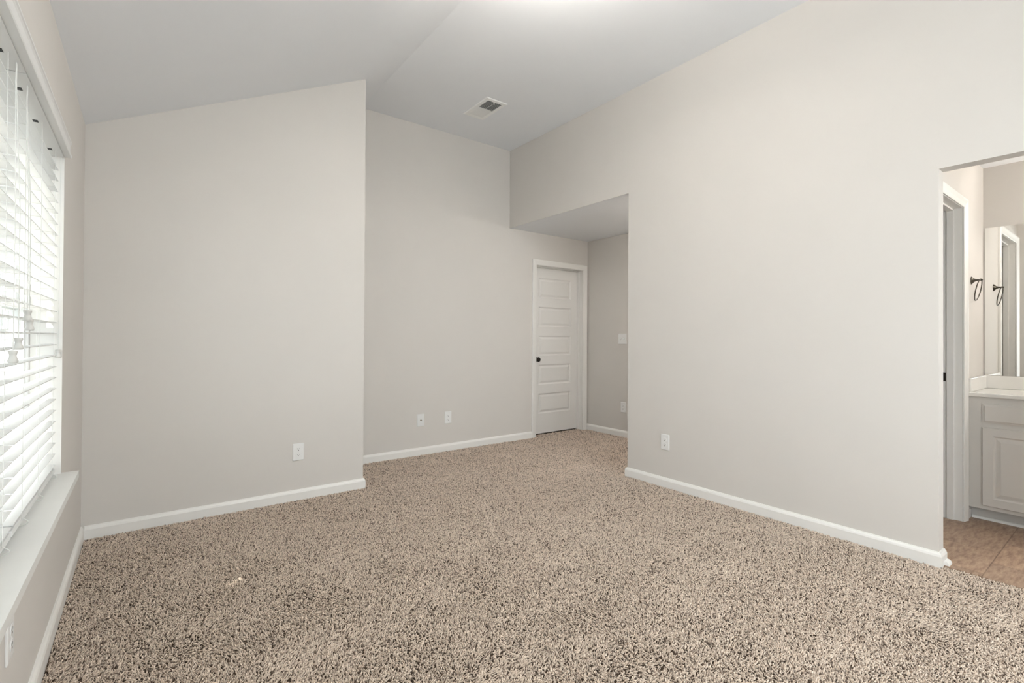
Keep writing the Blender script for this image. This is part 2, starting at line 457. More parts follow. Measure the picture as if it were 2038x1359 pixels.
def casing(mb, x0, x1, z1, y, w, t=0.017, head_extra=0.0):
    """mitred door casing with a stepped profile; opening x0..x1, height z1, on a wall whose face is y (facing -y)"""
    prof = [(0.0, 0.0), (0.0, 0.007), (0.006, 0.010), (0.012, 0.010), (w * 0.45, 0.013), (w * 0.75, t), (w * 0.93, t), (w, t * 0.7), (w, 0.0)]
    path = [(x0, -0.01, -1, 0), (x0, z1, -1, 1), (x1, z1, 1, 1), (x1, -0.01, 1, 0)]
    rings = []
    for (x, z, sx, sz) in path:
        rings.append([(x + sx * o, y - d, z + sz * o) for (o, d) in prof])
    k = len(prof); vs = [q for r in rings for q in r]; fs = []
    for i in range(3):
        for j in range(k - 1):
            fs.append((i * k + j, i * k + j + 1, (i + 1) * k + j + 1, (i + 1) * k + j))
    fs.append(tuple(range(k))); fs.append(tuple(range(3 * k, 4 * k)))
    mb.add(vs, fs)


mb = MB(); casing(mb, JX0 - 0.003, JX1 + 0.003, JZ + 0.003, Y2 - 0.0005, 0.066)
mb.build('casing', M['trim'], door)
# slab: face grid with recessed raised panels
SY = Y2 + 0.096
SX0, SX1, SZ0, SZ1 = JX0 + 0.003, JX1 - 0.003, 0.006, JZ - 0.003
mb = MB()
px0, px1 = SX0 + 0.115, SX1 - 0.115
tops = [1.915 - 0.3555 * k for k in range(5)]; PH = 0.245
mb.box(SX0, px0, SY, SY + 0.035, SZ0, SZ1); mb.box(px1, SX1, SY, SY + 0.035, SZ0, SZ1)
edges = [SZ1] + [v for t in tops for v in (t, t - PH)] + [SZ0]
for k in range(0, len(edges), 2):
    mb.box(px0, px1, SY, SY + 0.035, edges[k + 1], edges[k])
slab = mb.build('door_slab', M['door'], door)
for t in tops:
    mb = MB()
    a = [(px0, SY), (px0 + 0.014, SY + 0.011), (px0 + 0.020, SY + 0.011), (px0 + 0.042, SY + 0.003)]
    rings = []
    for (x, y) in a:
        ins = x - px0
        rings.append([(px0 + ins, y, t - PH + ins), (px1 - ins, y, t - PH + ins), (px1 - ins, y, t - ins), (px0 + ins, y, t - ins)])
    vs = [p for r in rings for p in r]; fs = []
    for i in range(3):
        for j in range(4):
            l = (j + 1) % 4
            fs.append((i * 4 + j, i * 4 + l, i * 4 + 4 + l, i * 4 + 4 + j))
    fs.append((12, 13, 14, 15))
    vs += [(px0, SY + 0.03, t - PH), (px1, SY + 0.03, t - PH), (px1, SY + 0.03, t), (px0, SY + 0.03, t)]
    fs += [(16, 17, 1, 0), (17, 18, 2, 1), (18, 19, 3, 2), (19, 16, 0, 3), (19, 18, 17, 16)]
    mb.add(vs, fs)
    mb.build('door_panel', M['door'], slab)
kx, kz = 3.800, 0.914
kb = MB().lathe([(0.031, 0), (0.031, 0.004), (0.027, 0.008), (0.012, 0.012), (0.011, 0.030), (0.016, 0.036), (0.025, 0.043), (0.029, 0.053), (0.026, 0.063), (0.016, 0.069), (0.0, 0.071)],
                (kx, SY, kz), (0, -1, 0), 24).build('door_knob', M['bronze'], door)
kb['label'] = 'dark bronze round knob'

# ------------------------------------------------------------------ doorway trim in the bathroom
bt = thing('trim_2', 'white moulded casing around the bathroom doorway', 'door trim', (3.885, BW_Y, 0), kind='structure')
mb = MB(); casing(mb, BDX0 + 0.015, BDX1 - 0.015, BDZ - 0.015, BW_Y - 0.0005, 0.056, 0.019)
mb.build('casing', M['trim'], bt)
mb = MB()
mb.box(BDX0, BDX0 + 0.018, BW_Y + 0.001, BW_Y + 0.114, 0, BDZ); mb.box(BDX1 - 0.018, BDX1, BW_Y + 0.001, BW_Y + 0.114, 0, BDZ)
mb.box(BDX0 + 0.018, BDX1 - 0.018, BW_Y + 0.001, BW_Y + 0.114, BDZ - 0.018, BDZ)
mb.box(BDX1 - 0.029, BDX1 - 0.018, BW_Y + 0.045, BW_Y + 0.078, 0, BDZ - 0.018)
mb.box(BDX0 + 0.018, BDX0 + 0.029, BW_Y + 0.045, BW_Y + 0.078, 0, BDZ - 0.018)
mb.box(BDX0 + 0.029, BDX1 - 0.029, BW_Y + 0.045, BW_Y + 0.078, BDZ - 0.029, BDZ - 0.018)
mb.build('door_jamb', M['trim'], bt)
sp = MB().box(BDX1 - 0.0195, BDX1 - 0.0178, BW_Y + 0.084, BW_Y + 0.106, 0.905, 0.962).build('strike_plate', M['bronze'], bt)
sp['label'] = 'dark metal strike plate'

# ------------------------------------------------------------------ windows
WX0, WX1 = -0.449, -0.392                      # window frame depth
win = thing('window_1', 'wide white double window behind the blinds on the left wall', 'window', (-0.42, 2.0, WIN_Z0), kind='structure')
ft = 0.035; ymid = 1.968
mb = MB()
e = 0.0008
wy0, wy1, wz0, wz1 = WIN_Y0 + e, WIN_Y1 - e, WIN_Z0 - 0.0292, WIN_Z1 - e
mb.box(WX0, WX1, wy0, wy0 + ft, wz0, wz1); mb.box(WX0, WX1, wy1 - ft, wy1, wz0, wz1)
mb.box(WX0, WX1, wy0 + ft, wy1 - ft, wz0, wz0 + ft + 0.02); mb.box(WX0, WX1, wy0 + ft, wy1 - ft, wz1 - ft, wz1)
mb.box(WX0, WX1, ymid - 0.03, ymid + 0.03, wz0 + ft + 0.02, wz1 - ft)
mb.build('window_frame', M['vinyl'], win, bevel=0.003)
zm = 1.30
for (a, b_) in ((wy0 + ft, ymid - 0.03), (ymid + 0.03, wy1 - ft)):
    for (z0, z1, xo) in ((wz0 + ft + 0.02, zm + 0.02, -0.412), (zm - 0.02, wz1 - ft, -0.438)):
        mb = MB(); s = 0.034
        mb.box(xo - 0.012, xo + 0.012, a, a + s, z0, z1); mb.box(xo - 0.012, xo + 0.012, b_ - s, b_, z0, z1)
        mb.box(xo - 0.012, xo + 0.012, a + s, b_ - s, z0, z0 + s); mb.box(xo - 0.012, xo + 0.012, a + s, b_ - s, z1 - s, z1)
        f = mb.build('sash', M['vinyl'], win)
        p = MB().box(xo - 0.002, xo + 0.002, a + s, b_ - s, z0 + s, z1 - s).build('pane', M['glass'], f)
# white painted return boards line the opening
mb = MB()
for (a, b_) in ((WIN_Y1 - 0.0035, WIN_Y1 - 0.0003), (WIN_Y0 + 0.0003, WIN_Y0 + 0.0035)):
    mb.box(-0.391, XL + 0.0008, a, b_, WIN_Z0 + 0.0005, WIN_Z1 - 0.004)
mb.box(-0.391, XL + 0.0008, WIN_Y0 + 0.0003, WIN_Y1 - 0.0003, WIN_Z1 - 0.0036, WIN_Z1 - 0.0003)
mb.build('window_return', M['trim'], win)
# the sill is a painted board with horns and an apron edge
mb = MB()
SF = -0.232
sill_out = [(-0.391, WIN_Y0 + 0.001), (XL, WIN_Y0 + 0.001), (XL, WIN_Y0 - 0.02), (SF, WIN_Y0 - 0.02), (SF, 2.905), (XL, 2.905), (XL, WIN_Y1 - 0.001), (-0.391, WIN_Y1 - 0.001)]
mb.prism(sill_out, 'z', WIN_Z0 - 0.028, WIN_Z0)
sl = mb.build('window_sill', M['sill'], win, bevel=0.005)
sl['label'] = 'white painted sill board that juts into the room'

# invented unseen window for the left fill light: frame, meeting rail and panes
wb = thing('fill_window_left', 'bare window added in the left wall behind the photographer for fill light', 'window', (-0.42, (W2_Y0 + W2_Y1) / 2, WIN_Z0), kind='structure')
mb = MB(); y0, y1, z0, z1 = W2_Y0 + e, W2_Y1 - e, WIN_Z0 + e, WIN_Z1 - e
mb.box(WX0, WX1, y0, y0 + ft, z0, z1); mb.box(WX0, WX1, y1 - ft, y1, z0, z1)
mb.box(WX0, WX1, y0 + ft, y1 - ft, z0, z0 + ft); mb.box(WX0, WX1, y0 + ft, y1 - ft, z1 - ft, z1)
mb.box(WX0, WX1, y0 + ft, y1 - ft, zm - 0.02, zm + 0.02)
mb.build('window_frame', M['vinyl'], wb)
for (a, b_) in ((z0 + ft, zm - 0.02), (zm + 0.02, z1 - ft)):
    MB().box(-0.424, -0.420, y0 + ft, y1 - ft, a, b_).build('pane', M['glass'], wb)

# invented unseen window for the back fill light: frame and panes
wb = thing('fill_window_back', 'wide bare window added in the wall behind the photographer for fill light', 'window', (1.85, YBACK, BZ0), kind='structure')
mb = MB(); ym0, ym1 = YBACK - 0.12, YBACK - 0.04; xm = (BX0 + BX1) / 2
mb.box(BX0 + e, BX0 + 0.05, ym0, ym1, BZ0 + e, BZ1 - e); mb.box(BX1 - 0.05, BX1 - e, ym0, ym1, BZ0 + e, BZ1 - e)
mb.box(BX0 + 0.05, BX1 - 0.05, ym0, ym1, BZ0 + e, BZ0 + 0.05); mb.box(BX0 + 0.05, BX1 - 0.05, ym0, ym1, BZ1 - 0.05, BZ1 - e)
mb.box(xm - 0.025, xm + 0.025, ym0, ym1, BZ0 + 0.05, BZ1 - 0.05)
mb.build('window_frame', M['vinyl'], wb)
for (a, b_) in ((BX0 + 0.05, xm - 0.025), (xm + 0.025, BX1 - 0.05)):
    MB().box(a, b_, YBACK - 0.082, YBACK - 0.078, BZ0 + 0.05, BZ1 - 0.05).build('pane', M['glass'], wb)

# ------------------------------------------------------------------ blinds
SLX0, SLX1, SPC, ZREF = -0.3545, -0.3065, 0.0472, 1.187
ZSL = [ZREF + SPC * k for k in range(-12, 16)]      # slat heights
HZ0, HZ1 = 1.952, 2.0


def slat(mb, y0, y1, z, hole=None):
    n = 6; prof = []
    for i in range(n + 1):                          # slightly crowned slat, 2.6 mm thick
        t = i / n; x = SLX0 + (SLX1 - SLX0) * t
        prof.append((x, z + 0.0022 * (1 - (2 * t - 1) ** 2)))
    th = 0.0026
    poly = [(x, zz - th / 2 - 0.001) for (x, zz) in prof] + [(x, zz + th / 2 - 0.001) for (x, zz) in reversed(prof)]
    if hole is None:
        mb.prism(poly, 'y', y0, y1)
    else:                                           # routed cord slot
        hy0, hy1, hx0, hx1, rear0, front1 = hole    # edge notches added so the sun spots reach the carpet
        mb.prism(poly, 'y', y0, rear0); mb.prism(poly, 'y', front1, y1)
        za, zb = z - 0.0012, z + 0.0014
        mb.box(SLX0 + 0.008, SLX1, rear0, hy0, za, zb); mb.box(SLX0, SLX1 - 0.008, hy1, front1, za, zb)
        mb.box(SLX0 + 0.008, hx0, hy0, hy1, za, zb); mb.box(hx1, SLX1 - 0.008, hy0, hy1, za, zb)


def blind(y0, y1, ladders, label, holes_at=None):
    t = thing('window_blind', label, 'blind', (-0.33, (y0 + y1) / 2, WIN_Z0), 'white slatted blinds side by side in the left window')
    hr = MB().box(SLX0 - 0.003, -0.2885, y0, y1, HZ0, HZ1).build('headrail', M['slat'], t, bevel=0.002)
    for ly in ladders:
        h = MB().box(-0.345, -0.316, ly - 0.012, ly + 0.012, HZ0 - 0.0008, HZ0 + 0.001).build('cord_slot', M['slot'], hr)
    for z in ZSL:
        mb = MB()
        hole = None
        if holes_at is not None and abs(z - 1.234) < 0.11:
            hx = -0.324 if abs(z - 1.234) < 0.06 else -0.3369
            hole = (holes_at - 0.013, holes_at + 0.013, -0.337, hx, holes_at - 0.040, holes_at + 0.036)
        slat(mb, y0 + 0.004, y1 - 0.004, z, hole)
        mb.build('slat', M['slat'], t)
    MB().box(SLX0 + 0.001, SLX1 - 0.001, y0 + 0.004, y1 - 0.004, 0.586, 0.605).build('bottom_rail', M['slat'], t, bevel=0.003)
    for ly in ladders:
        mb = MB()
        for x in (SLX0 - 0.0014, SLX1 + 0.0014):
            mb.tube([(x, ly, 0.600), (x, ly, 1.2), (x, ly, HZ0 + 0.002)], 0.0009, 6)
        for z in ZSL:
            mb.tube([(SLX0 - 0.0014, ly + 0.004, z - 0.0030), (SLX1 + 0.0014, ly + 0.004, z - 0.0030)], 0.0007, 5)
        mb.build('ladder_cord', M['cord'], t)
        x = SLX1 + 0.003                            # knotted tail loop under the bottom rail
        pts = []
        for k in range(15):
            a = math.pi * k / 14
            pts.append((x - 0.002 + 0.014 * math.sin(a), ly - 0.003 + 0.010 * k / 14, 0.606 - 0.026 * k / 14 - 0.003 * math.sin(a)))
        pts += [(x - 0.006, ly + 0.010, 0.5785), (x - 0.010, ly + 0.016, 0.5775)]
        MB().tube(pts, 0.0013, 6).build('cord_loop', M['cord'], t)
    return t


TP = [(0.0035, 0.035), (0.0095, 0.0345), (0.0105, 0.031), (0.0085, 0.025), (0.0075, 0.021), (0.0085, 0.015), (0.0112, 0.008), (0.0112, 0.003), (0.0095, 0.0), (0.0, 0.0)]
def pull(t, y, zt, x=-0.292, ytop=None, kink=0.0):
    ytop = y if ytop is None else ytop
    pts = [(-0.298, ytop, HZ0 + 0.004), (-0.2995, ytop, HZ0 - 0.05), (x, y + kink, (zt + HZ0) / 2), (x, y + kink * 0.3, zt + 0.12), (x, y, zt + 0.034)]
    c = MB().tube(pts, 0.0013, 6).build('lift_cord', M['cord'], t)
    k = MB().lathe(TP, (x, y, zt), (0, 0, 1), 16).build('tassel', M['tassel'], c)


far_b = blind(2.020, WIN_Y1 - 0.010, [2.148, 2.435, 2.765], 'white slatted blind nearest the far corner, beside the right window reveal', holes_at=2.148)
near_b = blind(WIN_Y0 + 0.010, 2.012, [1.235, 1.56, 1.885], 'white slatted blind cut off by the left picture edge')
pull(far_b, 2.105, 1.222); pull(far_b, 2.112, 1.193, x=-0.2885)
pull(near_b, 1.975, 1.137, ytop=1.955); pull(near_b, 1.905, 1.102, ytop=1.945, kink=0.006)
pull(far_b, 2.862, 1.082, x=-0.3005)
# valance: moulded board across the top of both blinds
vp = [(-0.288, 1.956), (-0.266, 1.956), (-0.264, 1.960), (-0.264, 1.966), (-0.268, 1.970), (-0.270, 1.976), (-0.270, 2.008), (-0.267, 2.014), (-0.264, 2.017), (-0.264, 2.022), (-0.288, 2.022)]
tag(MB().prism(vp, 'y', WIN_Y0 - 0.012, 2.872).build('blind_valance', M['slat']),
    'long white moulded valance along the top of the window', 'valance')


# ------------------------------------------------------------------ wall plates
def rrect(cx, cz, w, h, r=0.004):
    pts = []
    for (sx, sz, a0) in ((1, 1, 0), (-1, 1, 90), (-1, -1, 180), (1, -1, 270)):
        for k in range(4):
            a = math.radians(a0 + 30 * k)
            pts.append((cx + sx * (w / 2 - r) + r * math.cos(a), cz + sz * (h / 2 - r) + r * math.sin(a)))
    return pts


def plate_base(w=0.078, h=0.124):
    mb = MB(); t = 0.006
    o = rrect(0, 0, w, h, 0.005); i = rrect(0, 0, w - 0.008, h - 0.008, 0.004); n = len(o)
    vs = [(x, 0, z) for x, z in o] + [(x, -t * 0.45, z) for x, z in o] + [(x, -t, z) for x, z in i]
    fs = [(a + k, a + (k + 1) % n, a + n + (k + 1) % n, a + n + k) for a in (0, n) for k in range(n)]
    fs += [tuple(range(2 * n, 3 * n)), tuple(range(n - 1, -1, -1))]
    return mb.add(vs, fs)


def place(root, loc, rz):
    root.location = loc; root.rotation_euler = (0, 0, rz)


def new_part(mb, name, m, root):
    o = mb.build(name, m); o.parent = root
    return o


def outlet():
    t = thing('wall_outlet', '', 'outlet')
    new_part(plate_base(), 'cover_plate', M['plate'], t)
    for s in (1, -1):
        zc = s * 0.0205
        prof = []
        for k in range(24):
            a = 2 * math.pi * k / 24
            prof.append((0.0178 * math.cos(a), zc + max(-0.0145, min(0.0145, 0.0178 * math.sin(a)))))
        fmb = MB(); n = 24
        vs = [(x, -0.0055, z) for x, z in prof] + [(x * 0.97, -0.0078, zc + (z - zc) * 0.97) for x, z in prof]
        fmb.add(vs, [(k, (k + 1) % n, n + (k + 1) % n, n + k) for k in range(n)] + [tuple(range(n, 2 * n))])
        r = new_part(fmb, 'receptacle', M['plate'], t)
        smb = MB()
        smb.box(-0.0075, -0.0055, -0.0081, -0.0074, zc - 0.001, zc + 0.0075)
        smb.box(0.0055, 0.0075, -0.0081, -0.0074, zc - 0.0005, zc + 0.0065)
        smb.lathe([(0.0030, 0), (0.0030, 0.0006)], (0, -0.0075, zc - 0.0075), (0, -1, 0), 12)
        so = smb.build('slots', M['slot']); so.parent = r
    new_part(MB().lathe([(0.003, 0), (0.003, 0.0008), (0.002, 0.0014)], (0, -0.0058, 0), (0, -1, 0), 12), 'screw', M['plate'], t)
    return t


def copy_tree(o, parent=None):
    c = o.copy(); COL.objects.link(c)
    if parent: c.parent = parent
    for ch in [x for x in ALL if x.parent == o]:
        copy_tree(ch, c)
    return c


op = outlet()
ALL = [op] + list(op.children_recursive)
spots = [((0.893, Y1 - 0.0005, 0.342), 0, 'white duplex outlet on the forward wall left of its corner'),
         ((2.532, Y2 - 0.0005, 0.342), 0, 'white duplex outlet on the far wall beside the cable plate, nearer the door'),
         ((XR - 0.0005, 2.368, 0.352), -math.pi / 2, 'white duplex outlet on the bright tall wall near the alcove corner'),
         ((XN - 0.0005, 3.862, 0.350), -math.pi / 2, 'white duplex outlet in the alcove below the light switch'),
         ((XL + 0.0005, 1.872, 0.360), math.pi / 2, 'white outlet under the window sill, seen edge-on at the picture corner')]
for i, (loc, rz, lab) in enumerate(spots):
    o = op if i == 0 else copy_tree(op)
    place(o, loc, rz); o['label'] = lab; o['category'] = 'outlet'; o['group'] = 'white wall outlets around the bedroom'

t = thing('cable_plate', 'white wall plate with a protruding coax connector on the far wall', 'wall plate')
new_part(plate_base(), 'cover_plate', M['plate'], t)
c = new_part(MB().lathe([(0.0085, 0), (0.0085, 0.003), (0.0052, 0.003), (0.0052, 0.016), (0.0036, 0.016), (0.0036, 0.012), (0.0, 0.012)], (0, -0.0055, 0), (0, -1, 0), 18), 'coax_connector', M['brass'], t)
c['label'] = 'dark metal coax connector'
for s in (1, -1):
    new_part(MB().lathe([(0.003, 0), (0.003, 0.0008), (0.002, 0.0014)], (0, -0.0058, s * 0.0415), (0, -1, 0), 12), 'screw', M['plate'], t)
place(t, (2.218, Y2 - 0.0005, 0.343), 0)

t = thing('light_switch', 'white double toggle switch on the alcove wall right of the door', 'light switch')
new_part(plate_base(0.122, 0.126), 'cover_plate', M['plate'], t)
for s, up in ((-1, 1), (1, -1)):
    tg = MB(); x = s * 0.023
    tg.add([(x - 0.005, -0.005, -0.012), (x + 0.005, -0.005, -0.012), (x + 0.005, -0.005, 0.012), (x - 0.005, -0.005, 0.012),
            (x - 0.004, -0.016, up * 0.010 - 0.004), (x + 0.004, -0.016, up * 0.010 - 0.004), (x + 0.004, -0.016, up * 0.010 + 0.004), (x - 0.004, -0.016, up * 0.010 + 0.004)],
           [(0, 1, 5, 4), (1, 2, 6, 5), (2, 3, 7, 6), (3, 0, 4, 7), (4, 5, 6, 7)])
    g = new_part(tg, 'toggle', M['plate'], t)
    gb = MB().box(x - 0.0062, x + 0.0062, -0.0064, -0.0055, -0.0135, 0.0135).build('slot', M['slot']); gb.parent = g
    for q in (1, -1):
        new_part(MB().lathe([(0.003, 0), (0.003, 0.0008), (0.002, 0.0014)], (x, -0.0058, q * 0.030), (0, -1, 0), 12), 'screw', M['plate'], t)
place(t, (XN - 0.0005, 3.880, 1.170), -math.pi / 2)

# ------------------------------------------------------------------ ceiling vent
vx0, vx1, vy0, vy1 = 2.405, 2.632, 3.578, 3.985
vz = ZC
t = thing('ceiling_vent', 'white air register with dark louvers on the flat ceiling', 'vent', ((vx0 + vx1) / 2, (vy0 + vy1) / 2, vz))
mb = MB(); w = 0.038; th = 0.007
ow = [(vx0, vy0), (vx1, vy0), (vx1, vy1), (vx0, vy1)]
iw = [(vx0 + w, vy0 + w), (vx1 - w, vy0 + w), (vx1 - w, vy1 - w), (vx0 + w, vy1 - w)]
vs = [(x, y, vz) for x, y in ow] + [(x, y, vz - 0.002) for x, y in ow] + [(x + (0.006 if x < 2.5 else -0.006), y + (0.006 if y < 3.8 else -0.006), vz - th) for x, y in ow] + \
     [(x, y, vz - th) for x, y in iw] + [(x, y, vz - 0.0005) for x, y in iw]
mb.add(vs, [(a + k, a + (k + 1) % 4, a + 4 + (k + 1) % 4, a + 4 + k) for a in (0, 4, 8, 12) for k in range(4)])
mb.build('vent_frame', M['vent'], t)
ymv = 3.775
MB().box(vx0 + w, vx1 - w, vy0 + w, ymv, vz - 0.0012, vz - 0.0006).build('duct_opening', M['slot'], t)
mb = MB()
n = 13
for k in range(n):                                  # open bank: louvers leaning away, duct seen between
    y = vy0 + w + (ymv - vy0 - w) * (k + 0.5) / n
    mb.add([(vx0 + w, y - 0.004, vz - 0.0065), (vx1 - w, y - 0.004, vz - 0.0065), (vx1 - w, y + 0.001, vz - 0.0016), (vx0 + w, y + 0.001, vz - 0.0016),
            (vx0 + w, y - 0.0032, vz - 0.0070), (vx1 - w, y - 0.0032, vz - 0.0070), (vx1 - w, y + 0.0018, vz - 0.0021), (vx0 + w, y + 0.0018, vz - 0.0021)],
           [(0, 1, 2, 3), (7, 6, 5, 4), (0, 1, 5, 4), (3, 2, 6, 7)])
mb.box((vx0 + vx1) / 2 - 0.002, (vx0 + vx1) / 2 + 0.002, vy0 + w, ymv, vz - 0.0068, vz - 0.005)
mb.build('louvers', M['plate'], t)
mb = MB()
n = 12
for k in range(n):                                  # closed bank: flat overlapping blades
    y = ymv + (vy1 - w - ymv) * k / n; y2 = ymv + (vy1 - w - ymv) * (k + 1.08) / n
    mb.add([(vx0 + w, y, vz - 0.0068), (vx1 - w, y, vz - 0.0068), (vx1 - w, min(y2, vy1 - w), vz - 0.0061), (vx0 + w, min(y2, vy1 - w), vz - 0.0061)], [(0, 1, 2, 3)])
mb.build('closed_louvers', M['vent'], t)
MB().box((vx0 + vx1) / 2 - 0.004, (vx0 + vx1) / 2 + 0.004, vy0 + 0.052, vy0 + 0.060, vz - 0.018, vz - 0.006).build('lever', M['trim'], t)
for y in (vy0 + 0.018, vy1 - 0.018):
    MB().lathe([(0.004, 0), (0.004, 0.001), (0.002, 0.002)], ((vx0 + vx1) / 2, y, vz - th), (0, 0, -1), 10).build('screw', M['plate'], t)

# ------------------------------------------------------------------ bathroom vanity, counter, mirror, towel ring
VX, VY1, VY0 = 4.372, BW_Y - 0.003, -0.45
t = thing('vanity_cabinet', 'white vanity cabinet with raised panel door under the counter', 'cabinet', (4.6, 0.15, 0))
mb = MB(); mb.box(VX, BW_X - 0.003, VY0, VY1, 0.080, 0.806)
mb.build('cabinet_body', M['vanity'], t)
MB().box(VX + 0.055, BW_X - 0.003, VY0, VY1, 0.0, 0.080).build('toe_kick', M['toekick'], t)
q = [(0, 0)] + [(0.016 * math.cos(a), 0.016 * math.sin(a)) for a in np.linspace(0, math.pi / 2, 6)]
MB().prism([(VX + 0.055 - p, z) for (p, z) in q], 'y', VY0, VY1 - 0.012).build('shoe_moulding', M['trim'], t)


def panel_front(name, y0, y1, z0, z1, raised):
    mb = MB(); T = 0.018
    fr_ = VX - T
    rings = [(VX, 0), (fr_ + 0.004, 0), (fr_, 0.004)]
    if raised:
        rings += [(fr_, 0.052), (fr_ + 0.008, 0.060), (fr_ + 0.008, 0.066), (fr_ + 0.001, 0.088)]
    else:
        rings = [(VX, 0), (fr_ + 0.007, 0), (fr_ + 0.005, 0.006), (fr_, 0.014)]
    vs = []
    for (x, i) in rings:
        vs += [(x, y0 + i, z0 + i), (x, y1 - i, z0 + i), (x, y1 - i, z1 - i), (x, y0 + i, z1 - i)]
    fs = [(a * 4 + k, a * 4 + (k + 1) % 4, a * 4 + 4 + (k + 1) % 4, a * 4 + 4 + k) for a in range(len(rings) - 1) for k in range(4)]
    a = (len(rings) - 1) * 4; fs += [(a, a + 1, a + 2, a + 3), (3, 2, 1, 0)]
    mb.add(vs, fs)
    return mb.build(name, M['vanity'], t)


panel_front('drawer_front', 0.34, 0.690, 0.645, 0.765, False)
panel_front('cabinet_door', 0.34, 0.690, 0.106, 0.613, True)
panel_front('drawer_front', -0.05, 0.31, 0.645, 0.765, False)
panel_front('cabinet_door', -0.05, 0.31, 0.106, 0.613, True)

c = thing('vanity_counter', 'cream cultured marble counter with splash boards on the vanity', 'counter', (4.6, 0.15, 0.808))
mb = MB(); mb.box(VX - 0.024, BW_X - 0.002, VY0 - 0.01, BW_Y - 0.002, 0.808, 0.834)
ct = mb.build('counter_top', M['counter'], c, bevel=0.006)
MB().box(BW_X - 0.022, BW_X - 0.002, VY0 - 0.01, BW_Y - 0.002, 0.8345, 0.925).build('backsplash', M['counter'], c, bevel=0.003)
MB().box(VX - 0.010, BW_X - 0.0225, BW_Y - 0.021, BW_Y - 0.002, 0.8345, 0.925).build('sidesplash', M['counter'], c, bevel=0.003)
MB().tube([(4.60 + 0.16 * math.cos(a), 0.12 + 0.23 * math.sin(a), 0.836) for a in np.linspace(0, 2 * math.pi, 33)[:-1]], 0.006, 8, True).build('basin_rim', M['counter'], c)

tag(MB().box(BW_X - 0.007, BW_X - 0.001, -0.46, 0.753, 0.927, 1.990).build('wall_mirror', M['mirror']),
    'large frameless mirror above the vanity counter', 'mirror')

rx, rz_ = 4.490, 1.585
t = thing('towel_ring', 'dark metal towel ring on the bathroom wall beside the mirror', 'towel ring', (rx, BW_Y, rz_))
MB().lathe([(0.027, 0), (0.027, 0.002), (0.021, 0.007), (0.013, 0.014), (0.0075, 0.024), (0.0052, 0.038), (0.0062, 0.046), (0.0066, 0.053), (0.005, 0.057), (0.0, 0.058)],
           (rx, BW_Y - 0.001, rz_), (0, -1, 0), 24).build('post', M['nickel'], t)
rc = (rx - 0.002, BW_Y - 0.036, rz_ - 0.066)
MB().tube([(rc[0] + 0.072 * math.cos(a), rc[1] - 0.014 * math.sin(a), rc[2] + 0.072 * math.sin(a)) for a in np.linspace(0, 2 * math.pi, 49)[:-1]], 0.0034, 10, True).build('ring', M['nickel'], t)

# vanity light bar above the mirror, outside the frame
t = thing('vanity_light', 'three bulb vanity light bar above the mirror', 'lamp', (BW_X, -0.34, 2.10))
MB().box(BW_X - 0.03, BW_X - 0.002, -0.72, 0.04, 2.06, 2.14).build('back_plate', M['nickel'], t, bevel=0.004)
bulb_m = emit('warm_bulb_glow', (1.0, 0.945, 0.865), P_BATH)
for y in (-0.62, -0.34, -0.06):
    MB().lathe([(0.02, 0.0), (0.02, 0.03), (0.045, 0.05), (0.055, 0.085), (0.045, 0.12), (0.02, 0.138), (0, 0.14)], (BW_X - 0.10, y, 2.145), (0, 0, -1), 20).build('bulb', bulb_m, t)
    MB().tube([(BW_X - 0.03, y, 2.10), (BW_X - 0.07, y, 2.145), (BW_X - 0.10, y, 2.15)], 0.008, 8).build('arm', M['nickel'], t)

# small dome added to brighten the alcove, hidden behind the right wall
t = thing('fill_dome', 'small frosted dome added unseen behind the tall wall to brighten the alcove', 'lamp', (4.0, 2.45, ZN))
MB().lathe([(0.11, 0.0), (0.115, 0.015), (0.10, 0.02)], (4.0, 2.45, ZN - 0.0005), (0, 0, -1), 28).build('fill_base', M['nickel'], t)
MB().lathe([(0.10, 0.021), (0.125, 0.035), (0.13, 0.055), (0.11, 0.085), (0.06, 0.105), (0.0, 0.11)], (4.0, 2.45, ZN), (0, 0, -1), 28).build('fill_shade', emit('fill_dome_glow', (1.0, 0.96, 0.90), P_FILL_NOOK), t)

# added bowl lamp that lifts the ceiling and upper walls, kept out of view
LX, LY = 1.55, 1.68; DROP = -0.04
t = thing('fill_bowl_lamp', 'hanging frosted bowl lamp added out of view to brighten the room', 'lamp', (LX, LY, ZC))
MB().lathe([(0.09, 0), (0.09, 0.02), (0.03, 0.03), (0.012, 0.035), (0.012, 0.445 + DROP), (0.012, 0.46 + DROP)], (LX, LY, ZC - 0.0005), (0, 0, -1), 24).build('stem', M['nickel'], t)
bowl = [(0.012, 0.452), (0.10, 0.440), (0.17, 0.405), (0.215, 0.345), (0.225, 0.330), (0.215, 0.330), (0.205, 0.345), (0.163, 0.397), (0.098, 0.430), (0.012, 0.442)]
MB().lathe(bowl, (LX, LY, ZC - DROP), (0, 0, -1), 32).build('fill_shade', emit('fill_bowl_glow', (1.0, 0.955, 0.89), P_FILL_BOWL), t)
for a in range(3):
    bx_, by_ = LX + 0.08 * math.cos(2.094 * a), LY + 0.08 * math.sin(2.094 * a)
    MB().lathe([(0.012, 0.0), (0.016, 0.02), (0.03, 0.05), (0.026, 0.075), (0.0, 0.085)], (bx_, by_, ZC - DROP - 0.41), (0, 0, 1), 14).build('bulb', emit('fill_bulb_glow', (1.0, 0.955, 0.89), P_FILL_UP), t)

